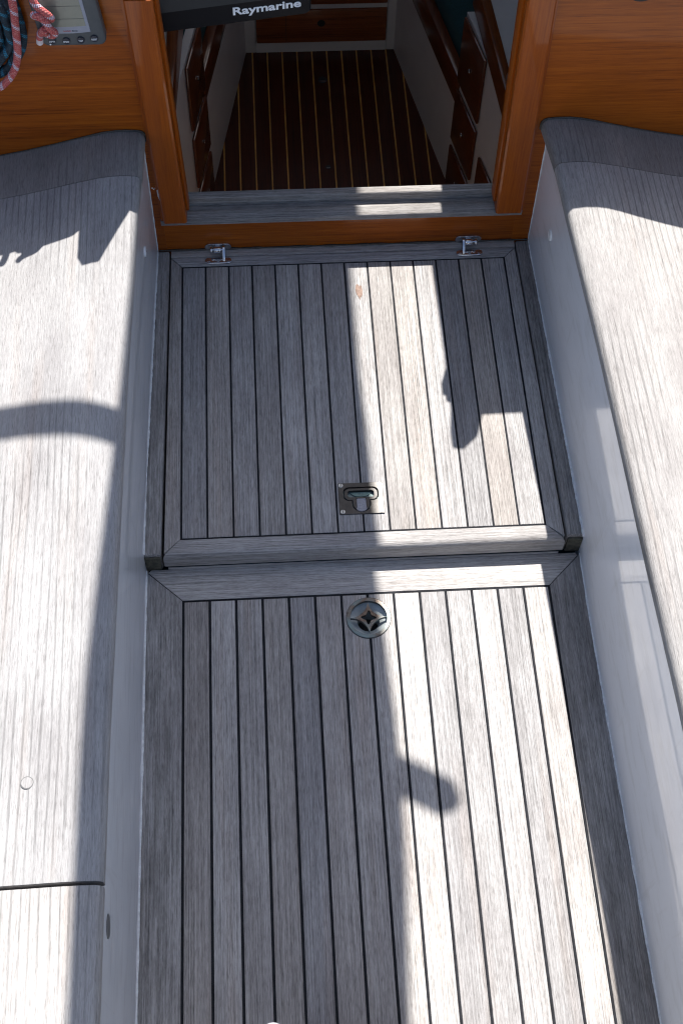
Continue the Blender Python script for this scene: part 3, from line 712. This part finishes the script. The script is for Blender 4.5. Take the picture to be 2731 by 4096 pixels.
tube('strand', spline([(-.2068, .504, .632), (-.2070, .502, .617), (-.2080, .501, .598), (-.2120, .500, .560), (-.2165, .499, .525), (-.2260, .499, .495), (-.2420, .500, .470), (-.2620, .502, .452), (-.2900, .506, .445), (-.32, .512, .455), (-.345, .514, .50), (-.35, .514, .56), (-.33, .512, .60)], 12), .0062, 'roper', rr, 14)
kn = empty('knotted_rope', (-.17, .50, .55), 'red and white rope end tied in a knot beside the grey instrument', 'rope')
kp = [(-.177, .508, .642), (-.177, .505, .633), (-.175, .501, .622), (-.169, .497, .612), (-.158, .494, .602), (-.152, .498, .590), (-.158, .507, .581), (-.171, .506, .585),
      (-.178, .498, .596), (-.171, .491, .601), (-.161, .490, .591), (-.157, .491, .577), (-.151, .496, .564), (-.157, .503, .5535), (-.166, .502, .558), (-.169, .495, .568),
      (-.164, .491, .575), (-.170, .497, .566), (-.176, .505, .555), (-.1790, .510, .5430)]
tube('strand', spline(kp, 6), .0058, 'roper', kn, 14)
tube('whipped_end', [(-.1788, .510, .5440), (-.1797, .510, .5390), (-.1806, .510, .5330), (-.1809, .510, .5312)], .0056, 'whip', kn, 12, rad=lambda t: .0056 if t < .9 else .0040)

# ================================================================== ABOVE AND AROUND THE COCKPIT
# sail bundle on the boom: its shadow runs down the cockpit
BR = [(3.4, .63), (1.17, .6365), (1.03, .6435), (.84, .6455), (.77, .653), (.567, .662), (.481, .665), (.319, .662), (.1, .650), (-.35, .63)]
BL = [(3.4, .20), (1.114, .195), (.967, .188), (.79, .178), (.628, .168), (.457, .155), (.263, .141), (.122, .137), (-.35, .136)]
bo = empty('boom', (.40, 1.4, 1.5), 'alloy boom with lowered white sail draped over it above the cockpit', 'boom')
ZB = 1.85; SX, SY = .195*(ZB-1.5), .63*(ZB-1.5)
rings = []
for i in range(41):
    y = -.28+3.56*i/40; a, b_ = lerp(BL, y)+SX-.012, lerp(BR, y)+SX-.015; y += SY; c, hw = (a+b_)/2, (b_-a)/2
    k = 1.0 if i < 40 else .5
    rings.append([(c+hw*k*math.cos(t), y, ZB+.075*k*math.sin(t)+.012*math.sin(3*t+y*7)*abs(math.sin(t))) for t in [math.pi*j/20 for j in range(21)]])
loft('draped_sail', rings, 'sail', bo, caps=False, closed=False)
tube('spar', [(.47, -.06, ZB-.10), (.47, 1.0, ZB-.10), (.47, 3.42, ZB-.10)], .055, 'alu', bo, 20)
CZ = 1.75; cr = [Vector((p.x-.012+.195*(CZ-1.3), p.y+.63*(CZ-1.3), CZ)) for p in spline([(-.42, .545, 1.30), (-.22, .588, 1.30), (-.049, .580, 1.30), (.028, .570, 1.30), (.117, .542, 1.30), (.28, .48, 1.30), (.45, .40, 1.30), (.62, .315, 1.30), (.708, .262, 1.30)], 8)]
tag(tube('shadow_roll', cr, .03, 'canvas', None, 16, rad=lambda t: .028 if t < .97 else .028-.6*(t-.97)), 'unseen navy canvas roll beside the boom, shaped to cast the curved shadow', 'canvas')  # unseen roll, placed and shaped so its shadow crosses bench and floor
tag(tube('mast', [(.47, 3.5, T), (.47, 3.5, 5), (.47, 3.5, 12)], .07, 'alu', None, 20), 'tall alloy mast standing forward of the coachroof', 'mast')

# unseen pedestal added to block sky and darken the floor: only the pale knob of its lever reaches the lower edge of the picture
ec = empty('shade_pedestal', (.28, -1.10, -H), 'pedestal added to darken the floor, with a pale lever knob showing at the lower edge', 'pedestal')
prism('column', [(-.925, -H), (-.93, .0), (-1.005, .50), (-1.03, .62), (-1.12, .66), (-1.22, .62), (-1.22, -H)], .165, .43, 'dark', ec, axis=0, bev=.02, seg=3)
tube('lever', spline([(.175, -1.10, .44), (.155, -1.06, .46), (.145, -1.0, .488)], 6), .006, 'chrome', ec, 10)
rings = [[(.143+r*math.cos(t), -.9885+r*math.sin(t)*.8, .50+z) for t in [2*math.pi*i/20 for i in range(20)]] for r, z in ((.003, -.014), (.010, -.010), (.0125, 0), (.011, .007), (.006, .011), (.001, .012))]
loft('knob', rings, 'salt', ec)
wr = [(.28+.36*math.cos(2*math.pi*k/48), -1.235, .62+.36*math.sin(2*math.pi*k/48)) for k in range(49)]
wh = tube('wheel', wr, .012, 'dark', ec, 10)
for k in range(5): tube('spoke', [(.28, -1.235, .62), (.28+.355*math.cos(2*math.pi*k/5), -1.235, .62+.355*math.sin(2*math.pi*k/5))], .006, 'chrome', wh, 8)
tube('hub', [(.28, -1.17, .62), (.28, -1.25, .62)], .03, 'chrome', wh, 14)

# hull, side decks and the after end of the cockpit
hu = empty('hull', (.315, 1.5, -1), 'dark blue sailing yacht hull with pale side decks', 'boat')
def half(y): return 1.55*max(.02, 1-((y-.3)/6.6)**2)**.6 if y > .3 else 1.55-.09*(.3-y)
rings = []
for i in range(25):
    y = -2.3+9.0*i/24; hb = half(y)
    rings.append([(.315-hb, y, .40), (.315-hb*.97, y, -.4), (.315-hb*.80, y, -1.25), (.315+hb*.80, y, -1.25), (.315+hb*.97, y, -.4), (.315+hb, y, .40)])
loft('shell', rings, 'hull', hu, closed=False, caps=False)
def deckpoly(name, pts): prism(name, pts, .365, .40, 'deck', hu)
ysd = [-2.3+.5*i for i in range(12)]
deckpoly('side_deck', [(.315-half(y), y) for y in ysd]+[(-.665, ysd[-1]), (-.665, -2.3)])
deckpoly('side_deck', [(.315+half(y), y) for y in ysd]+[(1.305, ysd[-1]), (1.305, -2.3)])
yf = [3.2+.3*i for i in range(12)]
deckpoly('fore_deck', [(.315-half(y), y) for y in yf]+[(.315+half(y), y) for y in yf[::-1]])
box('after_deck', -.664, 1.304, -2.3, -1.71, .366, .401, 'deck', hu)
box('after_wall', -.66, 1.30, -1.73, -1.702, -H-.02, .366, 'gel', hu)
